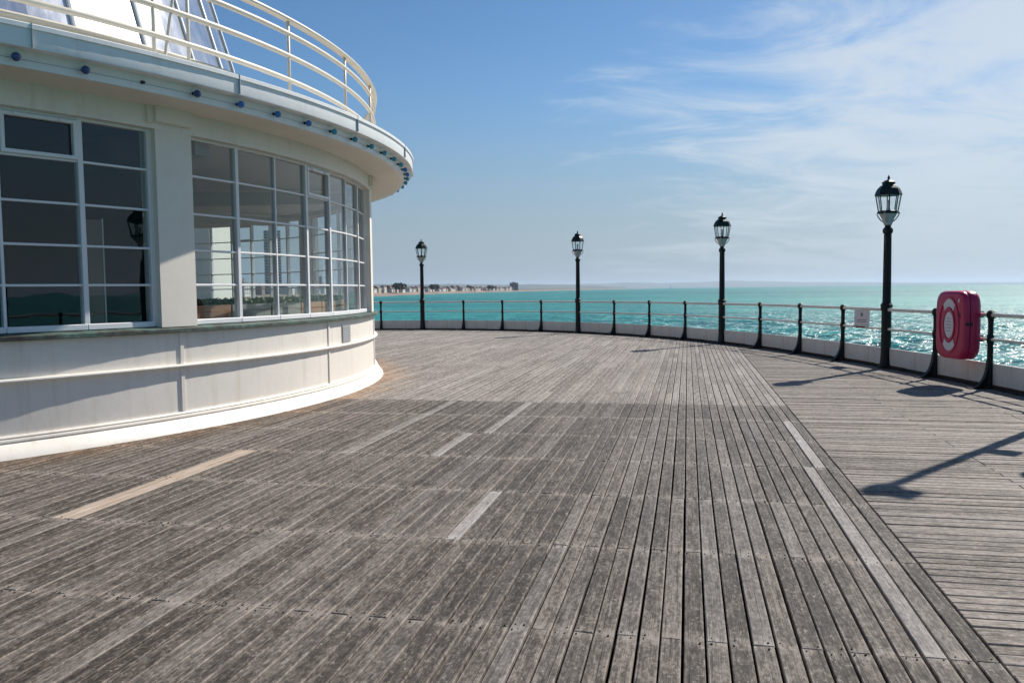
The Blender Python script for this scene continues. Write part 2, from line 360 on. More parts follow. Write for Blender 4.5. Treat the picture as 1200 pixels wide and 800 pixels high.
# ------------------------------------------------------------------ sea
def build_sea():
    cx, cy = -6., 14.; nr = 520
    rad = 9.0*(60000/9.0)**(np.linspace(0, 1, nr))
    ang = np.concatenate([np.linspace(R(-25), R(140), 860, endpoint=False), np.linspace(R(140), R(335), 120, endpoint=False)]); na = len(ang)
    A, Rd = np.meshgrid(ang, rad); X = cx+Rd*np.cos(A); Y = cy+Rd*np.sin(A); Z = np.zeros_like(X)
    cell = np.maximum(Rd*math.log(60000/9.0)/nr, Rd*R(165)/860)
    g = np.random.default_rng(3)
    for i in range(46):
        lam = 1.6*(16/1.6)**(i/45); th = R(-140)+g.normal(0, .55); k = 2*math.pi/lam; amp = .0105*lam**.95*g.uniform(.6, 1.3)*1.0
        fade = np.clip((lam/cell-2.2)/2.5, 0, 1); ph = g.uniform(0, 6.28)
        arg = k*(X*math.cos(th)+Y*math.sin(th))+ph+.5*np.sin(k*.13*(X*math.sin(th)-Y*math.cos(th))+ph*3)
        s = np.sin(arg); Z += amp*fade*(s+.25*(s*s*np.sign(s)))
    V = np.stack([X, Y, Z+SEA_Z], -1).reshape(-1, 3)
    i = np.arange(nr-1)[:, None]*na; j = np.arange(na)[None]; j2 = (j+1) % na
    F = np.stack([i+j, i+na+j, i+na+j2, i+j2], -1).reshape(-1, 4)
    me = bpy.data.meshes.new('sea'); me.vertices.add(len(V)); me.vertices.foreach_set('co', V.ravel())
    me.loops.add(F.size); me.loops.foreach_set('vertex_index', F.ravel().astype(np.int32))
    me.polygons.add(len(F)); me.polygons.foreach_set('loop_start', np.arange(0, F.size, 4, dtype=np.int32)); me.polygons.foreach_set('use_smooth', np.ones(len(F), bool))
    me.update(); me.validate()
    m = Mat('sea_water')
    v = m.coord(scale=(1, 1, 1)); vr = m.n('ShaderNodeMapping'); m.l(m.n('ShaderNodeTexCoord').outputs['Object'], vr.inputs[0]); vr.inputs['Rotation'].default_value = (0, 0, R(40)); vr.inputs['Scale'].default_value = (.55, 1.25, 1)
    a = m.noise(vr.outputs[0], .30, 2, .5, .4); b = m.noise(vr.outputs[0], .95, 2, .5, .3); c = m.noise(vr.outputs[0], .055, 4, .6)
    tone = m.noise(m.coord(scale=(.0016, .0045, 1)), 1, 4, .55)
    tone2 = m.noise(vr.outputs[0], .02, 4, .6)
    chop = m.noise(vr.outputs[0], .16, 6, .72)
    col = m.ramp(m.math('ADD', m.math('MULTIPLY', tone2, .25), m.math('ADD', m.math('MULTIPLY', tone, .35), m.math('MULTIPLY', chop, .40))), [(.41, (.004, .105, .110)), (.5, (.010, .195, .183)), (.59, (.035, .30, .26))])
    # breaking crests, plus white flecks painted in as sun glitter
    pz = m.n('ShaderNodeSeparateXYZ'); m.l(m.n('ShaderNodeTexCoord').outputs['Object'], pz.inputs[0])
    fl = m.noise(vr.outputs[0], .55, 6, .72, .3)
    crest = m.math('MULTIPLY', m.math('SUBTRACT', m.math('MULTIPLY_ADD', m.math('ADD', pz.outputs[2], -SEA_Z), .16, fl), .60, clamp=True), 10, clamp=True)
    patch = m.math('MULTIPLY', m.math('SUBTRACT', m.noise(vr.outputs[0], .06, 3, .5), .49, clamp=True), 7, clamp=True)
    foam_glint = m.math('MULTIPLY', crest, patch, clamp=True)
    col = m.mix(foam_glint, col, (.80, .82, .82))
    # sheltered water by the pier is smoother; offshore the chop roughens it
    off = m.n('ShaderNodeVectorMath', operation='LENGTH'); m.l(m.n('ShaderNodeTexCoord').outputs['Object'], off.inputs[0])
    om = m.n('ShaderNodeMapRange', interpolation_type='SMOOTHSTEP'); m.l(m.math('LOGARITHM', off.outputs['Value'], 10), om.inputs[0])
    om.inputs[1].default_value = 1.6; om.inputs[2].default_value = 2.5; om.inputs[3].default_value = 0; om.inputs[4].default_value = .27
    m.set(Base_Color=col, Roughness=m.math('ADD', om.outputs[0], m.ramp(m.noise(vr.outputs[0], .9, 3, .6), [(.42, (.06,)*3), (.62, (.24,)*3)])), IOR=1.333, Specular_IOR_Level=.45)
    h = m.math('ADD', m.math('MULTIPLY', a, 1.8), m.math('ADD', m.math('MULTIPLY', b, .9), m.math('MULTIPLY', c, 1.6)))
    bb = m.bump(h, 1.0, 1.15)
    me.materials.append(m.m)
    return tag(link('sea', me), 'choppy turquoise sea running out to the hazy horizon', None, None, 'structure')
build_sea()

# ------------------------------------------------------------------ far coast
def bearing(pxx): return (pxx-600)/970.
SHORE = [(60, 330), (200, 520), (330, 850), (447, 1390), (500, 1900), (560, 2650), (620, 3500), (660, 4600), (700, 6500), (760, 9500)]
sh = [(bearing(a)*d, d) for a, d in SHORE]
def shore_at(u):
    i = min(int(u), len(sh)-2); f = u-i; return (sh[i][0]*(1-f)+sh[i+1][0]*f, sh[i][1]*(1-f)+sh[i+1][1]*f)
def coast():
    offs = [(-30, -1.2), (0, 0.1), (14, 2.2), (32, 4.6), (46, 6.0), (300, 6.6), (1500, 12), (5000, 40)]
    n = 72; V = []; F = []
    for i in range(n+1):
        u = i/n*(len(sh)-1); x, y = shore_at(u); x2, y2 = shore_at(min(u+.02, len(sh)-1.0001)); x1, y1 = shore_at(max(u-.02, 0))
        d = Vector((x2-x1, y2-y1)).normalized(); nx, ny = -d.y, d.x
        wob = 14*math.sin(i*1.7)+9*math.sin(i*3.1)
        for o, h in offs:
            V.append((x+nx*(o+wob*(o < 50)), y+ny*(o+wob*(o < 50)), SEA_Z+h))
    m = len(offs)
    for i in range(n):
        for j in range(m-1): F.append((i*m+j, (i+1)*m+j, (i+1)*m+j+1, i*m+j+1))
    mt = Mat('shore_ground'); pz = mt.n('ShaderNodeSeparateXYZ'); mt.l(mt.n('ShaderNodeTexCoord').outputs['Object'], pz.inputs[0])
    t = mt.n('ShaderNodeMapRange'); mt.l(pz.outputs[2], t.inputs[0]); t.inputs[1].default_value = SEA_Z+5.2; t.inputs[2].default_value = SEA_Z+6.3
    nb = mt.noise(mt.coord(scale=(.02, .02, .3)), 1, 5)
    mt.set(Base_Color=mt.mix(t.outputs[0], mt.ramp(nb, [(.3, (.17, .115, .085)), (.7, (.29, .22, .17))]), mt.ramp(nb, [(.3, (.05, .065, .035)), (.7, (.13, .12, .08))])), Roughness=.9)
    tag(link('beach', mesh('beach', V, F, mt.m, True)), 'brown shingle beach and low land along the far shore', None, None, 'structure')
coast()
def hills(name, d, prof, depth, seed, label, col):
    g = random.Random(seed); V = []; F = []; n = 90; x0, x1 = prof[0][0], prof[-1][0]
    for i in range(n+1):
        q = x0+(x1-x0)*i/n
        hh = np.interp(q, [a for a, b in prof], [b for a, b in prof])*(1+.06*math.sin(i*.9+seed)+.05*math.sin(i*2.3))
        b = bearing(q); hm = hh/970*d
        for k, (dd, f) in enumerate(((0, -.05), (depth*.35, .55), (depth*.7, .9), (depth, 1.0), (depth*1.5, .5))):
            V.append((b*(d+dd), d+dd, SEA_Z-3+(hm+10)*f))
    for i in range(n):
        for k in range(4): F.append((i*5+k, (i+1)*5+k, (i+1)*5+k+1, i*5+k+1))
    mt = Mat(name+'_ground'); nb = mt.noise(mt.coord(scale=(.003, .003, .003)), 1, 5)
    mt.set(Base_Color=mt.ramp(nb, [(.35, tuple(c*.7 for c in col)), (.65, tuple(c*1.3 for c in col))]), Roughness=.95)
    tag(link('hills', mesh('hills', V, F, mt.m, True)), label, None, None, 'structure')
hills('near_hills', 16000, [(-700, 14), (100, 12), (400, 10), (520, 8.5), (620, 7), (700, 4.5), (735, 1)], 3000, 1, 'low wooded hills behind the far town', (.06, .07, .05))
hills('far_hills', 27000, [(-600, 10), (300, 9), (560, 7.5), (640, 7), (700, 6.5), (740, 8), (800, 7.0), (850, 8.5), (900, 7.5), (960, 5.5), (1020, 4.0), (1100, 2.6), (1200, 1.4), (1300, .6)], 5000, 2, 'faint blue headland on the far horizon', (.06, .075, .07))

def shore_spot(u, inland):
    x, y = shore_at(u); x2, y2 = shore_at(min(u+.02, len(sh)-1.0001)); x1, y1 = shore_at(max(u-.02, 0))
    d = Vector((x2-x1, y2-y1)).normalized(); return x-d.y*inland, y+d.x*inland, math.atan2(d.y, d.x)
def town():
    g = random.Random(11); walls = ['far_white', 'far_white', 'far_white', 'far_brick', 'far_white', 'far_cream']; roofs = ['hatch', 'far_grey_roof', 'far_grey_roof']
    protos = []
    for wi in range(6):
        wd, dp, hh, rf = 11+wi*2.2, 10, 7+1.6*(wi % 4), 3.4+.5*(wi % 3)
        b = MB().box(-wd/2, wd/2, -dp/2, dp/2, -1.5, hh)
        V = [(-wd/2-.4, -dp/2-.4, hh), (wd/2+.4, -dp/2-.4, hh), (wd/2+.4, dp/2+.4, hh), (-wd/2-.4, dp/2+.4, hh), (-wd/2-.4 if wi % 2 else -wd/4, 0, hh+rf), (wd/2+.4 if wi % 2 else wd/4, 0, hh+rf)]
        r = MB().add(V, [(0, 1, 5, 4), (2, 3, 4, 5), (1, 2, 5), (3, 0, 4), (3, 2, 1, 0)])
        ch = MB().box(wd*.18, wd*.18+1.1, -.5, .5, hh+.8, hh+rf+1.6)
        wn = MB()
        for fl in range(int(hh//2.9)):
            for q in range(3): wn.box(-wd/2+wd*(q+.3)/3, -wd/2+wd*(q+.7)/3, -dp/2-.05, -dp/2+.1, 1+fl*2.9, 2.5+fl*2.9)
        protos.append((b.me('wall', walls[wi]), r.me('roof', roofs[wi % 3]), ch.me('chimney', 'far_brick'), wn.me('windows', 'far_glass')))
    HL = ['tiny white hipped house with brown roof on the far shore', 'tiny white gabled house with grey roof on the far shore', 'tiny white hipped house with grey roof on the far shore', 'tiny brick gabled house with brown roof on the far shore', 'tiny broad white hipped house with grey roof on the far shore', 'tiny broad cream gabled house with grey roof on the far shore']
    k = 0
    for row, inl in enumerate((48, 74, 105)):
        u = 0.25 if row == 0 else .8
        while u < 6.2:
            x, y, a = shore_spot(u, inl+g.uniform(-6, 9)); sp = g.uniform(13, 21)*(1+.25*(u > 4))
            seg = min(int(u), len(sh)-2); L = math.hypot(sh[seg+1][0]-sh[seg][0], sh[seg+1][1]-sh[seg][1])
            u += sp/L*(1.2 if row else 1.0)
            if x/y*970+600 < 418 and (row or g.random() < .5): continue
            if x/y*970+600 > 606 or g.random() < .12: continue
            if k >= 290: break
            pr = protos[g.randrange(6)]; k += 1
            t = empty('seafront_house', (x, y, SEA_Z+6.1+row*.2), a+math.pi*0+g.uniform(-.12, .12))
            sc = g.uniform(.8, 1.2); t.scale = (sc, sc, sc*g.uniform(.7, 1.05))
            tag(t, HL[protos.index(pr)], 'house', 'houses along the far seafront')
            wl = link('wall', pr[0], t); rf_ = link('roof', pr[1], t); link('chimney', pr[2], rf_); tag(link('windows', pr[3], wl), kind='stuff')
    # apartment blocks
    def block(pxx, d, wpx, hpx, label, floors, mat='far_concrete', base=6.0):
        wd, hh = wpx/970*d, hpx/970*d; x = bearing(pxx)*d
        t = empty('apartment_block', (x, d, SEA_Z+base), -bearing(pxx)); tag(t, label, 'apartment block')
        wl = MB().box(-wd/2, wd/2, 0, wd*.7, -2, hh).obj('wall', mat, t)
        MB().box(-wd*.18, wd*.14, wd*.2, wd*.5, hh, hh+3.2).obj('roof_plant_room', mat, t)
        f = hh/floors
        for i in range(floors):
            wb = MB()
            for q in range(4): wb.box(-wd/2+wd*(q+.15)/4, -wd/2+wd*(q+.85)/4, -.12, .2, i*f+f*.3, i*f+f*.82)
            wb.obj('window_row', 'far_glass', wl)
            MB().box(-wd/2-.3, wd/2+.3, -1.3, -.02, i*f-.1, i*f+.12).obj('balcony', 'far_white', t)
    block(603, 3400, 10, 8.6, 'squat dark flat-roofed tower block at the end of the far town', 8)
    block(322, 1150, 19, 74, 'tall pale tower block with balconies seen through the pavilion windows', 22, 'far_white')
    block(372, 1500, 13, 20, 'low pale block of flats seen through the pavilion windows', 8, 'far_cream')
    # trees
    def tree(x, y, s, label):
        t = empty('shore_tree', (x, y, SEA_Z+6.0)); tag(t, label, 'tree', 'trees among the far houses')
        MB().tube([(0, 0, -.5), (0, 0, 3*s)], [.5*s, .3*s], 6).obj('trunk', 'bark', t)
        V = []; F = []
        for _ in range(260):
            q = Vector((g.gauss(0, 1), g.gauss(0, 1), g.gauss(0, 1))).normalized()*g.random()**.4; c = Vector((q.x*5*s, q.y*5*s, 6.2*s+q.z*3.6*s)); r = .9*s
            u1 = Vector((g.gauss(0, 1), g.gauss(0, 1), g.gauss(0, 1))).normalized(); u2 = u1.cross(Vector((g.gauss(0, 1), g.gauss(0, 1), g.gauss(0, 1)))).normalized(); k = len(V)
            V += [c+u1*r, c+u2*r, c-u1*r, c-u2*r]; F.append((k, k+1, k+2, k+3))
        link('crown', mesh('crown', V, F, 'far_leaf'), t)
    for _ in range(64):
        u = g.uniform(1.9, 6.0) if _ > 12 else g.uniform(.4, 2); x, y, a = shore_spot(u, g.uniform(60, 170)); q = x/y*970+600
        if q > 612: continue
        tree(x, y, g.uniform(.8, 1.5)*(1.3 if u > 4 else 1), 'small dark rounded tree among the far seafront houses')
    for q, d in ((466, 1650), (469, 1660), (472, 1690), (508, 2100), (512, 2150), (574, 2900), (577, 2950)): tree(bearing(q)*d, d, 1.9, 'small dark rounded tree among the far seafront houses')
    # a mast standing in the sea
    t = empty('sea_mast', (bearing(786)*5200, 5200, SEA_Z)); tag(t, 'thin far mast standing up on the horizon beneath the headland', 'mast')
    MB().tube([(0, 0, -4), (0, 0, 26)], [1.1, .5], 6).obj('mast', 'far_concrete', t); MB().box(-2.6, 2.6, -2.6, 2.6, 5, 7).obj('platform', 'far_concrete', t)
town()

# ------------------------------------------------------------------ deck
DA = R(12.0); SEAM_T = 1.30; PITCH = .1016
def st2xy(s, t): return (s*math.sin(DA)+t*math.cos(DA), s*math.cos(DA)-t*math.sin(DA))
def xy2st(x, y): return (x*math.sin(DA)+y*math.cos(DA), x*math.cos(DA)-y*math.sin(DA))
EDGE = [xy2st(x, y) for x, y in POSTS]                # outer edge in (s,t)
def s_end(t):
    """where a board at offset t meets the railing line"""
    best = None
    for (s0, t0), (s1, t1) in zip(EDGE[:-1], EDGE[1:]):
        if (t0-t)*(t1-t) <= 0 and t0 != t1:
            s = s0+(s1-s0)*(t-t0)/(t1-t0); best = s if best is None else max(best, s)
    return best if best is not None else EDGE[0][0]
def t_end(s):
    best = None
    for (s0, t0), (s1, t1) in zip(EDGE[:-1], EDGE[1:]):
        if (s0-s)*(s1-s) <= 0 and s0 != s1:
            t = t0+(t1-t0)*(s-s0)/(s1-s0); best = t if best is None else max(best, t)
    return best
def in_pav(s, t):
    x, y = st2xy(s, t); return math.hypot(x-PC[0], y-PC[1]) < 9.7
MI = cam.matrix_world.inverted()
def screen(s, t):
    x, y = st2xy(s, t); v = MI @ Vector((x, y, 0))
    if v.z > -.3: return None
    return (600+970*v.x/-v.z, 400-970*v.y/-v.z, -v.z)
def plank_geo(a0, a1, c0, c1, along_s, tint, top, tilt=0., ends=None):
    """board from a0 to a1 along, c0 to c1 across: chamfered section, local to its own middle"""
    b = .004; h = .045; ac, cc = (a0+a1)/2, (c0+c1)/2; hw = (c1-c0)/2
    sec = [(-hw, -h), (-hw, -b), (-hw+b, 0), (hw-b, 0), (hw, -b), (hw, -h)]
    ss = [a0-ac, a0-ac+b, a1-ac-b, a1-ac]
    e0 = ends or (0, 0); V = []; F = []
    for i, q in enumerate(ss):
        dz = -b if i in (0, 3) else 0
        for x, z in sec:
            zq = min(z, dz) if z > -h else z
            sh_ = (e0[0] if i < 2 else e0[1])*x
            V.append((x, q+sh_, zq+tilt*x+top) if along_s else (q+sh_, -x, zq+tilt*x+top))
    for i in range(3):
        for j in range(5): F.append((i*6+j, (i+1)*6+j, (i+1)*6+j+1, i*6+j+1))
    F.append((0, 1, 2, 3, 4, 5)); F.append((23, 22, 21, 20, 19, 18))
    off = random.random()*60
    uv = [((ss[i//6]+off), sec[i % 6][0]+off*.37, .5+.5*sec[i % 6][0]/hw) for i in range(24)]
    return V, F, uv, tint, (cc, ac) if along_s else (ac, cc)
def finish_planks(name, geos, mat, join=False):
    V = []; F = []; U = []; PL = []; T = []
    for g in geos:
        v, f, uv, tint, c = g; k = len(V)
        V += [(x+(c[0] if join else 0), y+(c[1] if join else 0), z) for x, y, z in v]; F += [tuple(i+k for i in q) for q in f]; U += [q[:2] for q in uv]; PL += [(x+c[0], y+c[1]) for x, y, z in v]; T += [(*tint, q[2]) for q in uv]
    me = mesh(name, V, F, mat)
    li = np.empty(len(me.loops), np.int32); me.loops.foreach_get('vertex_index', li)
    for nm, D in (('grain', U), ('place', PL)):
        l = me.uv_layers.new(name=nm); l.data.foreach_set('uv', np.array(D, np.float32)[li].ravel())
    at = me.attributes.new('tint', 'FLOAT_COLOR', 'POINT'); at.data.foreach_set('color', np.array(T, np.float32).ravel())
    return me
def deck(name, label, geos, mat, limit):
    root = empty(name, (0, 0, 0), -DA); tag(root, label, None, None, 'structure')
    def area(g):
        v, f, uv, tint, c = g; s_ = [p for p in (screen(y+c[1], x+c[0]) for x, y, z in (v[2], v[3], v[20], v[21])) if p]
        if not s_: return 0
        xs = [min(max(p[0], 0), 1200) for p in s_]; ys = [min(max(p[1], 0), 800) for p in s_]
        if max(xs)-min(xs) < 1 or max(ys)-min(ys) < 1: return 0
        if len(s_) == 4:
            q = [s_[0], s_[1], s_[3], s_[2]]; return abs(sum(q[i][0]*q[(i+1) % 4][1]-q[(i+1) % 4][0]*q[i][1] for i in range(4)))/2+1
        return 500
    geos = sorted(geos, key=area, reverse=True)
    for g in geos[:limit]:
        o = link('plank', finish_planks('plank', [g], mat), root); o.location = (g[4][0], g[4][1], 0)
        if g[3][1] > .5 or g[3][2] > .5: o['label'] = 'pale newer replacement plank' if g[3][2] < .5 else 'fresh tan replacement plank'
    if geos[limit:]:
        o = link('planking', finish_planks('planking', geos[limit:], mat, True), root); o['kind'] = 'stuff'
    return root

NEW = [(5.05, 7.63, -4.42, 2), (5.05, 7.63, -4.32, 2), (5.05, 6.34, -1.51, .95), (7.63, 8.92, -2.43, .9), (7.63, 11.5, -3.28, .6), (8.92, 11.5, -2.22, .75), (7.63, 10.21, 1.10, .95), (3.76, 7.63, 1.08, .6)]
def tint_for(s0, s1, t):
    for a, b, tt, k in NEW:
        if abs(t-tt) <= PITCH*.5 and s0 >= a-.1 and s1 <= b+.1: return (.6, 0 if k == 2 else k, .95 if k == 2 else 0)
    return (random.random()**1.0, max(0, random.gauss(-.05, .12)), 0)
def main_deck():
    near, far = [], []; rows = [ROW0-ROWD*k for k in range(10)]
    i = 0; t = SEAM_T-.004; prev = None
    while t > -13.5:
        wd = PITCH-.009-random.random()*.004; c1 = t; c0 = t-wd; tc_ = (c0+c1)/2; i += 1; t -= PITCH
        # near section
        if tc_ > -8.2:
            cuts = [ROW0]
            for k in range(1, 10):
                fr = [nw for nw in NEW if abs(tc_-nw[2]) <= PITCH*.5]
                force = any(abs(ROW0-ROWD*k-e) < .15 for nw in fr for e in nw[:2]); inside = any(nw[0]+.2 < ROW0-ROWD*k < nw[1]-.2 for nw in fr)
                if (force or (k+i) % 2 == 0 or random.random() < .08) and not inside: cuts.append(ROW0-ROWD*k)
            cuts.append(.2); cuts = sorted(set(cuts))
            for a, b in zip(cuts[:-1], cuts[1:]):
                if b-a < .3 or (in_pav(a, tc_) and in_pav(b, tc_)): continue
                dx = random.gauss(0, .0012); sk = random.gauss(0, .03)
                near.append(plank_geo(a+.0006+.006*random.random()**5, b-.0006, c0+dx, c1+dx, True, tint_for(a, b, tc_), random.gauss(0, .0012), random.gauss(0, .012), (sk, sk)))
        # far section
        e = s_end(tc_)
        e = e-.02; s = ROW0+.016; k = 0
        first = ROWD*(1+(i % 2)); cuts = [s]; q = ROW0+first
        while q < e-.5: cuts.append(q); q += ROWD*random.choice((2, 2, 2, 1, 3))
        cuts.append(e)
        for a, b in zip(cuts[:-1], cuts[1:]):
            if in_pav(a, tc_) and in_pav(b, tc_): continue
            far.append(plank_geo(a+.003, b-.002, c0, c1, True, (random.random(), max(0, random.gauss(0, .2)), 0), random.gauss(0, .001), random.gauss(0, .008)))
    deck('near_deck', 'dark weathered boardwalk planks in front of the camera', near, 'wood_near', 300)
    deck('far_deck', 'paler bleached boardwalk planks curving towards the far railing', far, 'wood_far', 220)
    side = []; s = .3; i = 0
    while s < 24.0:
        wd = PITCH-.0075-random.random()*.004; e = t_end(s+wd/2)
        if e is None or e < SEAM_T+.12: s += PITCH; continue
        a = SEAM_T+.006; i += 1; q = a+random.choice((1.3, 2.6, 3.9))*.98; cuts = [a]
        while q < e-.4: cuts.append(q); q += random.choice((1.3, 2.6, 2.6, 3.9))*.98
        cuts.append(e-.01)
        base = random.random()
        for p, b in zip(cuts[:-1], cuts[1:]):
            side.append(plank_geo(p+.002, b-.002, -(s+wd), -s, False, (min(1, max(0, base+random.gauss(0, .2))), max(0, random.gauss(-.05, .15)), 0), random.gauss(0, .0018), random.gauss(0, .015)))
            g = side[-1]; side[-1] = (*g[:4], (g[4][0], s+wd/2))
        s += PITCH
    deck('side_deck', 'streaked boardwalk planks laid crosswise beside the right railing', side, 'wood_side', 300)
    # bearers below, seen through the gaps
    root = empty('deck_frame', (0, 0, 0), -DA); tag(root, 'dark timber bearers below the boards', None, None, 'structure')
    for k in range(-17, 10):
        s = ROW0-ROWD*k; MB().box(-8.5 if s < 11.6 else -13, SEAM_T-.02, s-.05, s+.05, -.25, -.0475).obj('bearer', 'soil_iron', root)
    for k in range(-1, 6):
        tt = SEAM_T+.07+k*1.28
        if k >= 0: MB().box(tt-.05, tt+.05, .2, min(22, s_end(min(tt, EDGE[K0+8][1]))-.2) if tt < 3.5 else 15, -.25, -.0475).obj('bearer', 'soil_iron', root)
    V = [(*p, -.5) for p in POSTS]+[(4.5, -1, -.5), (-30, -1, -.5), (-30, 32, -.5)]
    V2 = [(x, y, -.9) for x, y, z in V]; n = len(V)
    o = link('under_deck_blocker', mesh('under_deck_blocker', V+V2, [tuple(range(n)), tuple(range(2*n-1, n-1, -1))]+[(i, (i+1) % n, n+(i+1) % n, n+i) for i in range(n)], 'under')); tag(o, 'near-black slab added below the boards to block light', None, None, 'structure')  # unseen slab added so the board gaps stay dark
    # nail heads at the bearers
    nb = MB()
    for k in range(0, 8):
        s = ROW0-ROWD*k
        if s > 9.5: continue
        t = SEAM_T-.004; i = 0
        while t > -6:
            i += 1
            for ds in (-.028, .028):
                for dt in (.024, .072):
                    if random.random() < .5:
                        cx_, cy_ = t-dt+random.gauss(0, .004), s+ds*(1+random.gauss(0, .25)); r_ = .0028+random.random()*.0026
                        if in_pav(cy_, cx_): continue
                        nb.add([(cx_+r_*math.cos(j*math.pi/3), cy_+r_*1.3*math.sin(j*math.pi/3), .0042) for j in range(6)]+[(cx_+r_*math.cos(j*math.pi/3), cy_+r_*1.3*math.sin(j*math.pi/3), -.004) for j in range(6)], [(0, 1, 2, 3, 4, 5)]+[(j, 6+j, 6+(j+1) % 6, (j+1) % 6) for j in range(6)])
            t -= PITCH
    o = nb.obj('nail_heads', 'nail_gap_dark', bpy.data.objects['near_deck']); o['kind'] = 'stuff'
main_deck()
# stray autumn leaves
for i, (s, t) in enumerate(((7.01, -4.2), (6.5, -4.2))):
    x, y = st2xy(s, t); b = MB(); k = 10; pts = []
    for j in range(k):
        a = 2*math.pi*j/k; r = .015*(1 if j % 2 else .62); pts.append((r*math.cos(a)*1.5, r*math.sin(a), .006+.006*math.sin(a*2)))
    b.add(pts+[(0, 0, .011)], [(j, (j+1) % k, k) for j in range(k)])
    lf = bpy.data.materials.get('dry_leaf') or paint('dry_leaf', (.42, .17, .03), .7, .2, 30)
    o = link('fallen_leaf', mesh('fallen_leaf', b.V, b.F, lf), None, (x, y, .004), random.random()*6)
    tag(o, ('tiny orange fallen leaf near the upper end of the tan plank', 'tiny orange fallen leaf beside the middle of the tan plank', 'tiny orange fallen leaf on the planks at the bottom edge')[i], 'leaf', 'fallen leaves')

# ------------------------------------------------------------------ railing
def railing():
    root = empty('pier_railing', (*POSTS[K0], 0)); tag(root, 'curved pier railing with black iron posts, cream rails and kick panels', 'railing')
    inv = Vector((-POSTS[K0][0], -POSTS[K0][1], 0))
    # post prototype: local +x points inboard
    pb = MB().lathe([(.0, 1.20), (.030, 1.197), (.055, 1.175), (.064, 1.135), (.056, 1.09), (.042, 1.065), (.038, 1.0), (.038, .83), (.05, .815), (.054, .755), (.05, .70), (.040, .68), (.044, .40), (.052, .05), (.085, .04), (.09, 0)], 0, 360, 14)
    # curved foot bracket reaching inboard
    prof = [(0, .40)]+[(.04+.24*(1-math.cos(R(q)))**1.0, .42*(1-math.sin(R(q)))+.015) for q in range(0, 91, 10)]+[(.30, 0), (0, 0)]
    n = len(prof); th = .035
    pb.add([(x, -th, z) for x, z in prof]+[(x, th, z) for x, z in prof], [tuple(range(n)), tuple(range(2*n-1, n-1, -1))]+[(i, (i+1) % n, n+(i+1) % n, n+i) for i in range(n)])
    pb.box(-.06, .32, -.075, .075, 0, .018)
    pm = pb.me('post', 'iron', True)
    try: pm.set_sharp_from_angle(angle=R(35))
    except Exception: pass
    nP = len(POSTS); nor = []
    for i, (x, y) in enumerate(POSTS):
        x0, y0 = POSTS[max(i-1, 0)]; x1, y1 = POSTS[min(i+1, nP-1)]; d = Vector((x1-x0, y1-y0)).normalized(); nor.append(math.atan2(-d.x, d.y)+math.pi if False else math.atan2(d.x*-1, d.y*1))
        # inboard direction: right-hand side of travel is inboard (towards the pavilion)
        nx, ny = d.y, -d.x
        if (PC[0]-x)*nx+(PC[1]+4-y)*ny < 0: nx, ny = -nx, -ny
        nor[i] = math.atan2(ny, nx)
        if i not in LAMPS: link('post', pm, root, Vector((x, y, 0))+inv, nor[i])
    for i in range(nP-1):
        a, b = Vector((*POSTS[i], 0))+inv, Vector((*POSTS[i+1], 0))+inv; d = (b-a); L = d.length; d.normalize(); rz = math.atan2(d.y, d.x); mid = (a+b)/2
        for z, r in ((1.13, .031), (.755, .022)):
            MB().tube([(-L/2, 0, 0), (L/2, 0, 0)], r, 12).obj('top_rail' if z > 1 else 'middle_rail', 'rail_cream', root, True, mid+Vector((0, 0, z)), rz)
        off = .05*(1 if True else -1); nn = Vector((-math.cos(nor[i]), -math.sin(nor[i]), 0))*.045
        k = MB().bevbox(-L/2+.012, L/2-.012, -.022, .022, .055, .39, .006).obj('kick_panel', 'kick', root, False, mid+nn, rz)
        MB().box(-L/2+.01, L/2-.01, -.05, .05, -.02, .05).obj('gap_shade_strip', 'nail_gap_dark', root, False, mid+nn, rz)  # dark strip painted in for the shaded gap below the panel
        # rusty line along the foot of the panel
        MB().box(-L/2+.05, L/2*random.uniform(-.2, .9), -.0255, .0255, .0552, .068).obj('rust_line', 'rust', k)
    return nor
NOR = railing()

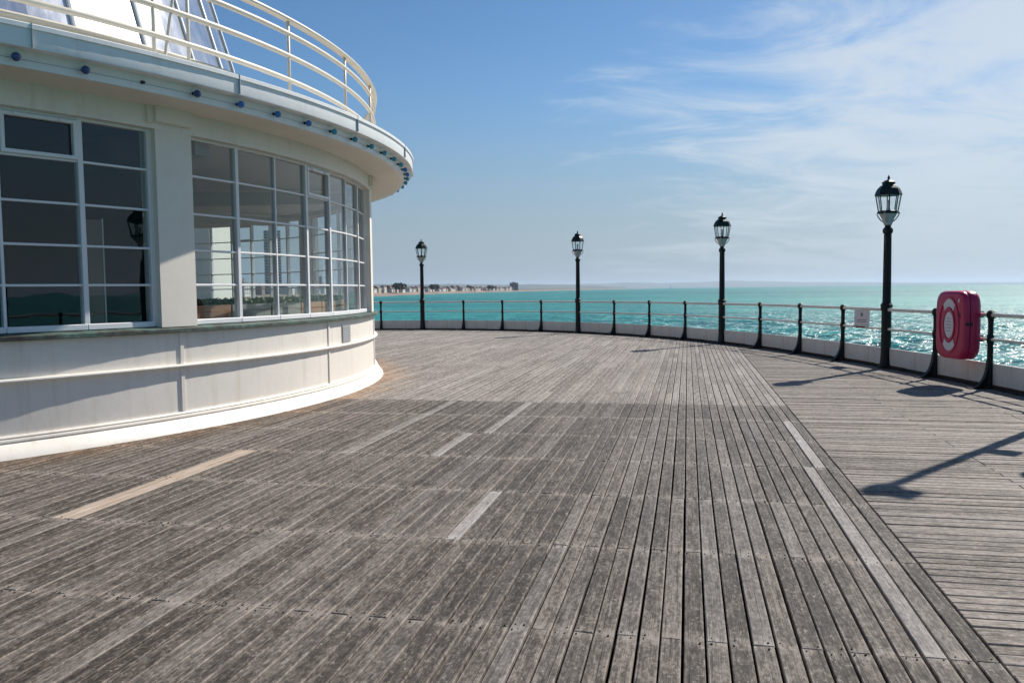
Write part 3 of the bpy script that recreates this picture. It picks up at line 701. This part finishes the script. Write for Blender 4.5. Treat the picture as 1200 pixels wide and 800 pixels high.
# ------------------------------------------------------------------ lamp posts
def lamp_proto():
    P = {}
    P['base'] = MB().lathe([(.0, 0), (.15, 0), (.15, .03), (.125, .05), (.105, .12), (.098, .22), (.094, .30)], 0, 360, 20).me('base', 'iron', True)
    P['pole'] = MB().lathe([(.094, .30), (.090, 1.10), (.104, 1.11), (.108, 1.15), (.104, 1.19), (.112, 1.20), (.112, 1.225), (.098, 1.24), (.078, 1.27), (.074, 1.9), (.069, 2.58), (.084, 2.59), (.094, 2.62), (.092, 2.66), (.074, 2.69), (.056, 2.71), (.056, 2.76)], 0, 360, 20).me('pole', 'iron', True)
    P['cup'] = MB().lathe([(.056, 2.74), (.075, 2.75), (.082, 2.79), (.115, 2.87), (.150, 2.935), (.158, 2.955), (.13, 2.958), (0, 2.958)], 0, 360, 16).me('cup', 'cup', True)
    # scrolled brackets between cup and lantern
    b = MB()
    for k in range(4):
        T = Matrix.Rotation(R(45+90*k), 4, 'Z'); b.tube([T @ Vector(q) for q in ((.085, 0, 2.80), (.135, 0, 2.84), (.185, 0, 2.91), (.205, 0, 2.965), (.19, 0, 2.985))], [.011, .012, .012, .012, .016], 6)
    P['bracket'] = b.me('bracket', 'cup', True)
    f = MB(); n8 = 8; r0, r1, z0, z1 = .172, .226, 3.0, 3.315
    f.lathe([(.0, 2.96), (.185, 2.96), (.197, 2.975), (.19, 3.0), (.17, 3.012), (.0, 3.012)], 22.5, 382.5, 8)
    for k in range(n8):
        a = R(22.5+45*k); f.tube([(r0*math.cos(a), r0*math.sin(a), z0), (r1*math.cos(a), r1*math.sin(a), z1)], .0105, 6)
    P['lantern_frame'] = f.me('lantern_frame', 'lantern_green')
    P['roof'] = MB().lathe([(.0, 3.30), (.238, 3.30), (.247, 3.318), (.238, 3.335), (.225, 3.375), (.198, 3.43), (.15, 3.48), (.115, 3.50), (.11, 3.525), (.125, 3.535), (.12, 3.55), (.07, 3.585), (.03, 3.60), (.0, 3.602)], 22.5, 382.5, 8).me('roof', 'lantern_green')
    P['finial'] = MB().lathe([(.03, 3.595), (.018, 3.612), (.026, 3.632), (.020, 3.65), (.006, 3.685), (0, 3.695)], 0, 360, 10).me('finial', 'lantern_green', True)
    P['lamp_tube'] = MB().lathe([(.0, 3.01), (.035, 3.012), (.035, 3.07), (.030, 3.075), (.032, 3.19), (.018, 3.215), (0, 3.22)], 0, 360, 12).me('lamp_tube', 'label', True)
    g = MB()
    ca = math.cos(R(22.5)); hw0, hw1 = r0*math.sin(R(22.5))-.006, r1*math.sin(R(22.5))-.006
    x0, x1 = r0*ca, r1*ca
    V = []
    for dx in (0, -.005): V += [(x0+dx, -hw0, z0+.012), (x0+dx, hw0, z0+.012), (x1+dx-.003, hw1, z1-.012), (x1+dx-.003, -hw1, z1-.012)]
    g.add(V, [(0, 1, 2, 3), (7, 6, 5, 4), (0, 4, 5, 1), (1, 5, 6, 2), (2, 6, 7, 3), (3, 7, 4, 0)])
    P['pane'] = g.me('pane', 'lamp_glass')
    for k, me in P.items():
        if k in ('base', 'pole', 'cup'):
            try: me.set_sharp_from_angle(angle=R(35))
            except Exception: pass
    return P
LP = lamp_proto()
LAMP_LABEL = {K0-4: 'lamp post hidden behind the pavilion on the left stretch of railing', K0: 'leftmost black lamp post in view, standing against the far town', K0+4: 'second lamp post from the pavilion, in the middle of the far railing', K0+8: 'third lamp post from the pavilion, where the side planks begin', K0+12: 'nearest and tallest looking lamp post, left of the red lifebuoy box', K0+16: 'lamp post on the railing beyond the right edge of the view'}
for i in LAMPS:
    if i in (K0-4,): continue
    t = empty('lamp_post', (*POSTS[i], 0), NOR[i]); tag(t, LAMP_LABEL[i], 'lamp post', 'lamp posts along the pier railing')
    link('base', LP['base'], t); link('pole', LP['pole'], t); link('cup', LP['cup'], t); link('bracket', LP['bracket'], t)
    lf = link('lantern_frame', LP['lantern_frame'], t)
    for k in range(8): link('pane', LP['pane'], lf, (0, 0, 0), R(45*k))
    rf = link('roof', LP['roof'], t); link('finial', LP['finial'], rf); link('lamp_tube', LP['lamp_tube'], t)

# tall floodlight mast just outside the frame on the right; its shadow crosses the side deck
def flood_mast():
    sx, sy = math.sin(R(SUN_AZ)), math.cos(R(SUN_AZ)); bx, by = 2.72+sx*6.05, 6.27+sy*6.05
    t = empty('floodlight_mast', (bx, by, 0)); tag(t, 'tall dark mast beyond the right edge that throws the long shadow', 'mast')
    MB().lathe([(.14, 0), (.14, .04), (.09, .06), (.085, 1.2), (.1, 1.22), (.1, 1.27), (.07, 1.3), (.055, 5.2), (0, 5.21)], 0, 360, 14).obj('pole', 'iron', t, True)
    h = MB().lathe([(.0, 5.2), (.10, 5.2), (.13, 5.25), (.12, 5.42), (.07, 5.52), (0, 5.56)], 0, 360, 14).obj('head', 'lantern_green', t, True)
    px_, py_ = sy, -sx       # across the sun's direction
    for z, off, l in ((3.3, .10, .10), (5.36, .10, .08), (1.15, .08, .05)):
        T = Matrix.Translation((px_*off, py_*off, z)) @ Matrix.Rotation(math.atan2(py_, px_), 4, 'Z')
        MB().bevbox(-.06, l+.12, -.10, .10, -.07, .07, .02, T).obj('floodlight', 'iron_dark', t)
flood_mast()

# ------------------------------------------------------------------ lifebuoy housing
def lifebuoy():
    i = K0+13; a, b = Vector((*POSTS[i], 0)), Vector((*POSTS[i+1], 0)); n = Vector((math.cos(NOR[i]), math.sin(NOR[i]), 0))
    ctr = a.lerp(b, .655)+n*.10
    rz = math.atan2(n.y, n.x)+R(3)
    t = empty('lifebuoy_box', (ctr.x, ctr.y, .42), rz); tag(t, 'red plastic lifebuoy housing with white panels hung on the railing', 'lifebuoy box')
    # local: +x outwards to the deck, y along the railing, z up
    W, Hh = .78, 1.08
    def outline(w_, h_, k=48, e=5.0):
        P = []
        for j in range(k):
            a = 2*math.pi*j/k; ca, sa = math.cos(a), math.sin(a)
            P.append((math.copysign(abs(ca)**(2/e), ca)*w_/2, math.copysign(abs(sa)**(2/e), sa)*h_/2+Hh/2))
        return P
    def shell(layers, name, mat, cap0=True, cap1=True, parent=t):
        V = []; F = []; k = 48
        for x, sc in layers: V += [(x, y, z) for y, z in outline(W*sc+(sc-1)*0, Hh-(1-sc)*W)]
        for q in range(len(layers)-1):
            for j in range(k): F.append((q*k+j, q*k+(j+1) % k, (q+1)*k+(j+1) % k, (q+1)*k+j))
        if cap0: F.append(tuple(range(k))[::-1])
        if cap1: F.append(tuple((len(layers)-1)*k+j for j in range(k)))
        o = link(name, mesh(name, V, F, mat, True), parent)
        try: o.data.set_sharp_from_angle(angle=R(50))
        except Exception: pass
        return o
    shell([(-.03, .93), (0, .98), (.02, 1.0), (.135, 1.0), (.145, .985)], 'back_shell', 'red')
    shell([(.14, .955), (.162, .955)], 'seam', 'black')
    ft = shell([(.158, .985), (.168, 1.0), (.20, .988), (.228, .965), (.245, .92), (.252, .84)], 'front_shell', 'red')
    X = .2525
    # moulded ring recess: a raised rim and the white panels
    def ringpart(r0, r1, a0, a1, name, mat, x0=X, x1=X+.006, par=ft, sq=1.12, n=20):
        V = []; F = []
        for j in range(n+1):
            a = R(a0+(a1-a0)*j/n)
            for r in (r0, r1):
                for x in (x0, x1): V.append((x, r*math.cos(a), Hh/2+sq*r*math.sin(a)))
        for j in range(n):
            q = j*4; p = q+4; F += [(q+1, q+3, p+3, p+1), (q, p, p+2, q+2), (q+2, p+2, p+3, q+3), (q, q+1, p+1, p)]
        F += [(0, 2, 3, 1), (4*n, 4*n+1, 4*n+3, 4*n+2)]
        return link(name, mesh(name, V, F, mat), par)
    ringpart(.0, .118, 0, 360, 'centre_label', 'label', sq=1.75, n=32)
    ringpart(.165, .235, 50, 130, 'upper_label', 'label', sq=1.75); ringpart(.165, .235, 230, 310, 'lower_label', 'label', sq=1.75)
    ringpart(.128, .155, 0, 360, 'inner_rim', 'red', X-.002, X+.014, sq=1.72, n=36)
    ringpart(.243, .262, 0, 360, 'outer_rim', 'red', X-.002, X+.012, sq=1.70, n=40)
    for j in range(5): MB().box(X+.0062, X+.0072, -.075+.012*abs(j-2), .075-.012*abs(j-2), Hh/2-.10+.05*j, Hh/2-.092+.05*j).obj('print_line', 'ink', ft)
    MB().bevbox(.12, .21, W/2-.03, W/2+.012, Hh*.50, Hh*.54, .004).obj('latch', 'black', t)
    MB().box(.20, .235, W/2-.03, W/2-.0, Hh*.51, Hh*.53).obj('latch_strap', 'black', t)
    for z in (.30, .74): MB().bevbox(.10, .20, -W/2-.02, -W/2+.02, Hh*z-.05, Hh*z+.05, .006).obj('hinge', 'iron_dark', t)
    MB().box(X-.004, X+.004, -.30+.53, -.27+.53, .90, .95).obj('small_mark', 'label', ft); MB().box(X-.004, X+.004, -.30+.56, -.275+.56, .66, .73).obj('small_mark', 'black', ft)
    for z in (1.13-.42, .755-.42): MB().bevbox(-.16, -.02, -.26, .26, z-.05, z+.05, .008).obj('clamp', 'iron_dark', t)
lifebuoy()
def rail_sign():
    i = K0+11; a, b = Vector((*POSTS[i], 0)), Vector((*POSTS[i+1], 0)); c = a.lerp(b, .50); d = (b-a).normalized()
    n = Vector((math.cos(NOR[i]), math.sin(NOR[i]), 0)); c = c+n*.035
    t = empty('rail_notice', (c.x, c.y, .775), math.atan2(n.y, n.x)+R(16)); tag(t, 'small white notice plate fixed between the rails beside the nearest lamp post', 'sign')
    MB().bevbox(-.006, .006, -.20, .20, 0, .33, .003).obj('plate', 'label', t)
    for z, w_, h_ in ((.20, .03, .07), (.12, .13, .014), (.085, .13, .014)): MB().box(.0062, .0074, -w_, w_, z, z+h_).obj('print', 'ink', t)
    MB().box(-.012, .012, -.21, .21, -.03, -.001).obj('rusty_clamp', 'rust', t)
rail_sign()

# ------------------------------------------------------------------ pavilion
def pavilion():
    root = empty('round_pavilion', (*PC, 0)); tag(root, 'round cream seaside pavilion with curved steel windows and a roof terrace', 'pavilion')
    B0, BD = -29.9, 35.5
    def T(a): return Matrix.Rotation(R(a), 4, 'Z')
    MB().lathe([(9.86, .215), (9.905, .215), (9.915, .20), (9.905, .185), (9.925, .178), (9.93, .16), (9.915, .145), (9.945, .13), (10.02, .03), (10.035, .0), (9.86, .0)], 0, 360, 160, True).obj('skirting', 'cream', root, True)
    # wall panels between battens, an upper and a lower row
    st = [B0+17.75*k for k in range(-4, 16)]
    for k, a in enumerate(st):
        a1 = st[k+1] if k+1 < len(st) else st[0]+360
        for z0, z1 in ((.2, .735), (.775, 1.15)):
            MB().lathe([(9.84, z0), (9.88, z0), (9.88, z1), (9.84, z1)], a+.02, a1-.02, 14, True, ends=True).obj('wall_panel', 'cream', root, True)
        MB().bevbox(9.85, 9.897, -.026, .026, .2, .732, .004, T(a)).obj('batten', 'cream', root)
        MB().bevbox(9.85, 9.897, -.026, .026, .779, 1.15, .004, T(a)).obj('batten', 'cream', root)
    MB().lathe([(9.86, .735), (9.91, .735), (9.935, .743), (9.94, .757), (9.935, .771), (9.91, .778), (9.86, .778)], 0, 360, 160, True).obj('band_moulding', 'cream', root, True)
    MB().lathe([(9.7, 1.15), (9.94, 1.15), (9.955, 1.158), (9.955, 1.192), (9.94, 1.20), (9.7, 1.225)], 0, 360, 160, True).obj('sill', 'copper', root, True)
    v = MB().bevbox(9.875, 9.893, -.19, .19, .79, 1.07, .004, T(-8.0)).obj('vent', 'grey_metal', root)
    for q in range(7): MB().box(9.893, 9.899, -.17, .17, .82+q*.034, .835+q*.034, T(-8.0)).obj('louvre', 'seam', v)
    # frieze, pilasters, corbels
    MB().lathe([(9.6, 3.455), (9.88, 3.455), (9.88, 3.70), (9.6, 3.70)], 0, 360, 160, True).obj('frieze', 'cream', root, True)
    for k in range(-1, 10):
        a = B0+BD*k
        MB().lathe([(9.60, 1.215), (9.88, 1.215), (9.88, 3.456), (9.60, 3.456)], a-1.42, a+1.42, 4, True, ends=True).obj('pilaster', 'cream_shade', root, True)
        MB().lathe([(9.85, 3.525), (9.96, 3.525), (9.96, 3.698), (9.85, 3.698)], a-1.62, a+1.25, 4, True, ends=True).obj('corbel', 'cream_shade', root, True)
        MB().lathe([(9.85, 3.51), (9.92, 3.51), (9.92, 3.698), (9.85, 3.698)], a-2.05, a-1.63, 2, True, ends=True).obj('corbel', 'cream_shade', root, True)
    # canopy
    MB().lathe([(9.5, 3.6985), (10.42, 3.6985), (10.42, 3.72), (9.5, 3.72)], 0, 360, 200, True).obj('soffit', 'cream_shade', root, True)
    cp = MB().lathe([(9.5, 3.703), (10.40, 3.703), (10.47, 3.685), (10.50, 3.69), (10.505, 3.832), (10.512, 3.846), (10.64, 3.846), (10.645, 3.835), (10.665, 3.835), (10.67, 3.85), (10.67, 4.0), (10.69, 4.004), (10.69, 4.045), (10.67, 4.056), (10.3, 4.05), (9.4, 4.06), (7.6, 4.06), (7.6, 3.95), (9.5, 3.9)], 0, 360, 220, True).obj('canopy', 'white', root, True)
    for a in (-66, -52, -40.5, -28.4, -15.2, -2.5, 10, 22): MB().box(10.66, 10.694, -.003, .003, 3.84, 4.058, T(a)).obj('seam', 'seam', cp)
    MB().lathe([(10.503, 3.758), (10.5075, 3.758), (10.5075, 3.7625), (10.503, 3.7625)], -80, 60, 120, True).obj('cable', 'seam', cp, True)
    a = -41.05-3.32*4; k = 0
    g = random.Random(5)
    while a < 36:
        loc = Vector((10.505*math.cos(R(a)), 10.505*math.sin(R(a)), 3.768)); k += 1
        so = MB().tube([(0, 0, 0), (.035, 0, -.004)], [.019, .016], 10).obj('bulb_socket', 'black', cp, True, loc, R(a))
        if abs(a+34.41) > .5:
            MB().sphere((.068, 0, -.010), .041, 14, 10).obj('bulb', ('bulb_blue_shaded' if a < -30 else 'bulb_blue') if (a < -19 or g.random() < .55) else 'bulb_teal', so, True)
        a += 3.32
    # roof terrace railing
    rr = MB().lathe([(9.49, 4.05), (9.52, 4.05), (9.52, 4.42), (9.545, 4.43), (9.55, 4.455), (9.535, 4.475), (9.49, 4.475)], 0, 360, 140, True).obj('terrace_upstand', 'roof_rail', root, True)
    for z in (4.475, 4.80, 5.095): MB().lathe([(9.96+.034*math.cos(R(q)), z+.034*math.sin(R(q))) for q in range(0, 360, 36)], 0, 360, 180, True).obj('terrace_rail', 'roof_rail', root, True)
    MB().lathe([(9.915, 5.255), (10.015, 5.255), (10.025, 5.275), (10.012, 5.298), (9.918, 5.298), (9.905, 5.275)], 0, 360, 180, True).obj('terrace_handrail', 'roof_rail', root, True)
    pp = MB().tube([(9.96, 0, 4.04), (9.96, 0, 5.26)], .021, 10).me('terrace_post', 'roof_rail', True)
    for k in range(34): link('terrace_post', pp, root, (0, 0, 0), R(-28.8+10.45*k)) if k < 34 else None
    link('terrace_post', pp, root, (0, 0, 0), R(-31.45))
    MB().tube([(9.96*math.cos(R(-30.9)), 9.96*math.sin(R(-30.9)), 4.05), (9.96*math.cos(R(-29.6)), 9.96*math.sin(R(-29.6)), 5.26)], .018, 8).obj('brace', 'roof_rail', root, True)
    # small terrace floodlight with a teal bulb
    fl = MB().bevbox(7.05, 7.25, -.10, .10, 7.05, 7.28, .02, T(3.6)).obj('terrace_light', 'cream', root)
    # silver clad tower tapering upwards
    def rt(z): return 7.253-.2917*(z-6.08)
    tw = MB().lathe([(rt(4.06)-.08, 4.06), (rt(9.2)-.08, 9.2), (.5, 9.6)], 0, 360, 40).obj('tower', 'seam', root, True)
    for k in range(39):
        a = -27.1+9.23*k; a1 = a+9.23 if k < 38 else -27.1+360
        zs = (4.07, 6.9, 9.2)
        for z0, z1 in zip(zs[:-1], zs[1:]):
            V = []; n = 2
            for q in range(n+1):
                aa = R(a+.25+(a1-a-.5)*q/n)
                for z in (z0+.005, z1-.005): V.append((rt(z)*math.cos(aa), rt(z)*math.sin(aa), z))
            for q in range(n+1):
                aa = R(a+.25+(a1-a-.5)*q/n)
                for z in (z0+.005, z1-.005): V.append(((rt(z)-.05)*math.cos(aa), (rt(z)-.05)*math.sin(aa), z))
            F = []
            for q in range(n): F += [(2*q, 2*q+2, 2*q+3, 2*q+1), (2*q+6, 2*q+7, 2*q+9, 2*q+8)]
            F += [(0, 1, 7, 6), (4, 10, 11, 5), (0, 6, 8, 2), (2, 8, 10, 4), (1, 3, 9, 7), (3, 5, 11, 9)]
            link('tower_panel', mesh('tower_panel', V, F, 'silver'), tw)
        MB().tube([((rt(4.06)+.01)*math.cos(R(a)), (rt(4.06)+.01)*math.sin(R(a)), 4.06), ((rt(9.2)+.01)*math.cos(R(a)), (rt(9.2)+.01)*math.sin(R(a)), 9.2)], .034, 8).obj('tower_rib', 'white_frame', tw, True)
    # windows
    zt = [1.285, 1.70, 2.115, 2.55, 3.0, 3.425]
    def window(bay, a0, full):
        wa = [a0+1.42+.12+(BD-2.84-.24)*j/7 for j in range(8)]; rw = 9.745
        f = MB()
        thick = {0: .05, 1: .055, 3: .055, 4: .055, 6: .055, 7: .05}
        for j, a in enumerate(wa):
            w_ = thick.get(j, .03)/2
            f.bevbox(rw-.045, rw+(.045 if j in thick else .03), -w_, w_, 1.225, 3.456, .004, T(a))
        cells = []
        for j in range(7):
            am = (wa[j]+wa[j+1])/2; hw = rw*math.sin(R((wa[j+1]-wa[j])/2)); rx = rw*math.cos(R((wa[j+1]-wa[j])/2))
            for z in zt[1:-1]: f.bevbox(rx-.03, rx+.028, -hw, hw, z-.0125, z+.0125, .004, T(am))
            f.bevbox(rx-.05, rx+.055, -hw, hw, 1.222, zt[0], .006, T(am)); f.bevbox(rx-.05, rx+.04, -hw, hw, zt[-1]-.0, 3.457, .005, T(am))
            hop = (full == 'left' and j == 5) or (full != 'left' and j == 3)
            if hop:
                for z in (zt[4]+.012, zt[5]-.045): f.bevbox(rx-.01, rx+.06, -hw+.03, hw-.03, z, z+.04, .005, T(am))
                for s_ in (-1, 1): f.bevbox(rx-.01, rx+.0595, s_*(hw-.045)-.02, s_*(hw-.045)+.02, zt[4]+.0125, zt[5]-.0055, .005, T(am))
                for s_ in (-.55, .55): f.box(rx+.06, rx+.075, s_*hw-.03, s_*hw+.03, zt[5]-.04, zt[5]-.01, T(am))
            cells.append((am, hw, rx))
        wo = f.obj('window', 'white_frame', root)
        if full:
            for am, hw, rx in cells:
                for z0, z1 in zip(zt[:-1], zt[1:]):
                    tl = R(random.gauss(0, .12)); MB().box(rx-.004, rx+.002, -hw+.008, hw-.008, z0+.006, z1-.006, T(am+random.gauss(0, .12))).obj('pane', 'glass', wo)
        else:
            for am, hw, rx in cells: MB().box(rx-.004, rx+.002, -hw+.008, hw-.008, zt[0], zt[-1], T(am)).obj('pane', 'glass', wo)
    for k in range(-1, 9):
        window(k, B0+BD*k, 'right' if k == 0 else 'left' if k == -1 else '')
    MB().lathe([(9.6, 1.215), (9.88, 1.215), (9.88, 3.456), (9.6, 3.456)], B0+BD*9+1.3, B0-BD+360-1.3, 6, True, ends=True).obj('back_pier', 'cream_shade', root, True)
    # interior
    MB().lathe([(0, .08), (9.83, .08)], 0, 360, 80).obj('floor', 'floor_in', root)
    MB().lathe([(0, 3.56), (9.6, 3.56), (9.6, 3.6), (0, 3.6)], 0, 360, 80).obj('ceiling', 'ceiling', root)
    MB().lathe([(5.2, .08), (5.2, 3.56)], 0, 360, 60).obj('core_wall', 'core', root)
    MB().lathe([(5.2, 3.52), (9.6, 3.52), (9.6, 3.555), (5.2, 3.555)], -68, -30.2, 20, True, ends=True).obj('shade_ceiling', 'core', root)  # near-black sheet paints the left room's shade over its ceiling
    for a in (-30.0, -68.2): MB().box(5.2, 9.62, -.05, .05, .08, 3.56, T(a)).obj('added_partition', 'core', root)  # walls added to shut light out of the left room
    MB().lathe([(9.45, .08), (9.45, 1.2), (9.83, 1.2)], 0, 360, 120).obj('inner_sill', 'cream_shade', root)
    for a in (-44.5,): MB().bevbox(5.6, 5.95, -.30, .30, .08, 3.56, .02, T(a)).obj('column', 'panel_in', root)
    for k in range(12): MB().lathe([(5.2, 3.2), (9.6, 3.3), (9.6, 3.5), (5.2, 3.5)], -62+36*k-.7, -62+36*k+.7, 1, True, ends=True).obj('ceiling_beam', 'ceiling', root)
pavilion()
# last bay of the ring is 35.5 x 10 = 355 degrees round; a solid pier closes the rest at the back

def planters():
    g = random.Random(3)
    labels = ['leftmost', 'second', 'third', 'fourth', 'fifth', 'sixth', 'seventh', 'eighth']
    for k in range(8):
        a0 = -27+5.6*k; t = empty('planter', (*PC, .08)); tag(t, labels[k]+' hedge planter from the left inside the right-hand window', 'planter', 'planters inside the pavilion')
        MB().lathe([(8.75, 0), (9.3, 0), (9.3, 1.36), (8.75, 1.36)], a0+.1, a0+5.45, 6, True, ends=True).obj('box', 'stone_grey' if k in (1, 2) else 'terracotta', t)
        V = []; F = []
        for _ in range(220):
            a = R(a0+.3+5.1*g.random()); r = 8.8+.46*g.random(); c = Vector((r*math.cos(a), r*math.sin(a), 1.36+.07*g.random())); u = Vector((g.gauss(0, 1), g.gauss(0, 1), g.gauss(0, 1))).normalized()*.045; v = u.cross(Vector((g.gauss(0, 1), g.gauss(0, 1), g.gauss(0, 1)))).normalized()*.03; n = len(V)
            V += [c-u, c+v, c+u, c-v]; F.append((n, n+1, n+2, n+3))
        link('hedge', mesh('hedge', V, F, 'leaf'), t)
    a = R(-26.2); c = Vector((PC[0]+8.3*math.cos(a), PC[1]+8.3*math.sin(a), .08))
    t = empty('potted_plant', c); tag(t, 'leafy potted plant on a stand inside the window by the pillar', 'plant')
    MB().tube([(0, 0, 0), (0, 0, 1.5)], [.06, .04], 8).obj('stand', 'iron_dark', t); MB().lathe([(.0, 1.5), (.14, 1.5), (.2, 1.78), (.17, 1.8), (0, 1.78)], 0, 360, 14).obj('pot', 'iron_dark', t, True)
    for _ in range(26):
        th = g.random()*6.28; L = g.uniform(.25, .5); up = g.uniform(.1, .5); d = Vector((math.cos(th), math.sin(th), 0)); s_ = Vector((-d.y, d.x, 0))*.045; p0 = Vector((0, 0, 1.8)); p1 = p0+d*L*.5+Vector((0, 0, up)); p2 = p0+d*L+Vector((0, 0, up*.6))
        link('leaf', mesh('leaf', [p0-s_*.3, p0+s_*.3, p1+s_, p1-s_, p2], [(0, 1, 2, 3), (3, 2, 4)], 'leaf'), t)
planters()
def display_panel():
    t = empty('wooden_panel', (-4.66, 9.26, .08), R(27)); tag(t, 'tall narrow brown panel standing inside the left-hand window', 'panel')
    MB().bevbox(-.105, .105, -.03, .03, 0, 2.35, .006).obj('board', 'panel_in', t); MB().bevbox(-.12, -.106, -.04, .04, 0, 2.36, .003).obj('edge_strip', 'cream_shade', t); MB().bevbox(.106, .12, -.04, .04, 0, 2.36, .003).obj('edge_strip', 'cream_shade', t)
display_panel()

# cream landward hall behind the round pavilion, seen through its glass
def hall():
    t = empty('cream_hall', (-17.95, 38, 0), 0); tag(t, 'cream grooved hall wall seen through the right-hand pavilion window', 'building')
    MB().bevbox(-9, 6.35, -6, -3, 0, 6.4, .03).obj('wall', 'cream_shade', t)
    for q in range(12): MB().box(-8.98, 6.37, -6.02, -5.99, .6+q*.45, .625+q*.45).obj('groove', 'seam', t)
    MB().bevbox(-9.5, 6.9, -6.6, -2.6, 6.4, 6.75, .03).obj('roof', 'white', t)
    MB().bevbox(5.4, 6.42, -6.12, -5.2, 0, 6.4, .03).obj('corner_pier', 'cream', t)
hall()

# ------------------------------------------------------------------ haze
def haze():
    b = MB().box(-62000, 62000, -61000, 62000, SEA_Z-12, 340)
    m = bpy.data.materials.new('haze_air'); m.use_nodes = True; t = m.node_tree; t.nodes.clear()
    o = N(t, 'ShaderNodeOutputMaterial'); v = N(t, 'ShaderNodeVolumePrincipled'); v.inputs['Color'].default_value = (.68, .84, 1, 1); v.inputs['Density'].default_value = 3.2e-5; v.inputs['Anisotropy'].default_value = .3
    t.links.new(v.outputs[0], o.inputs['Volume'])
    ob = link('haze', mesh('haze', b.V, b.F, m)); tag(ob, 'pale sea haze over the whole scene', None, None, 'stuff')
haze()
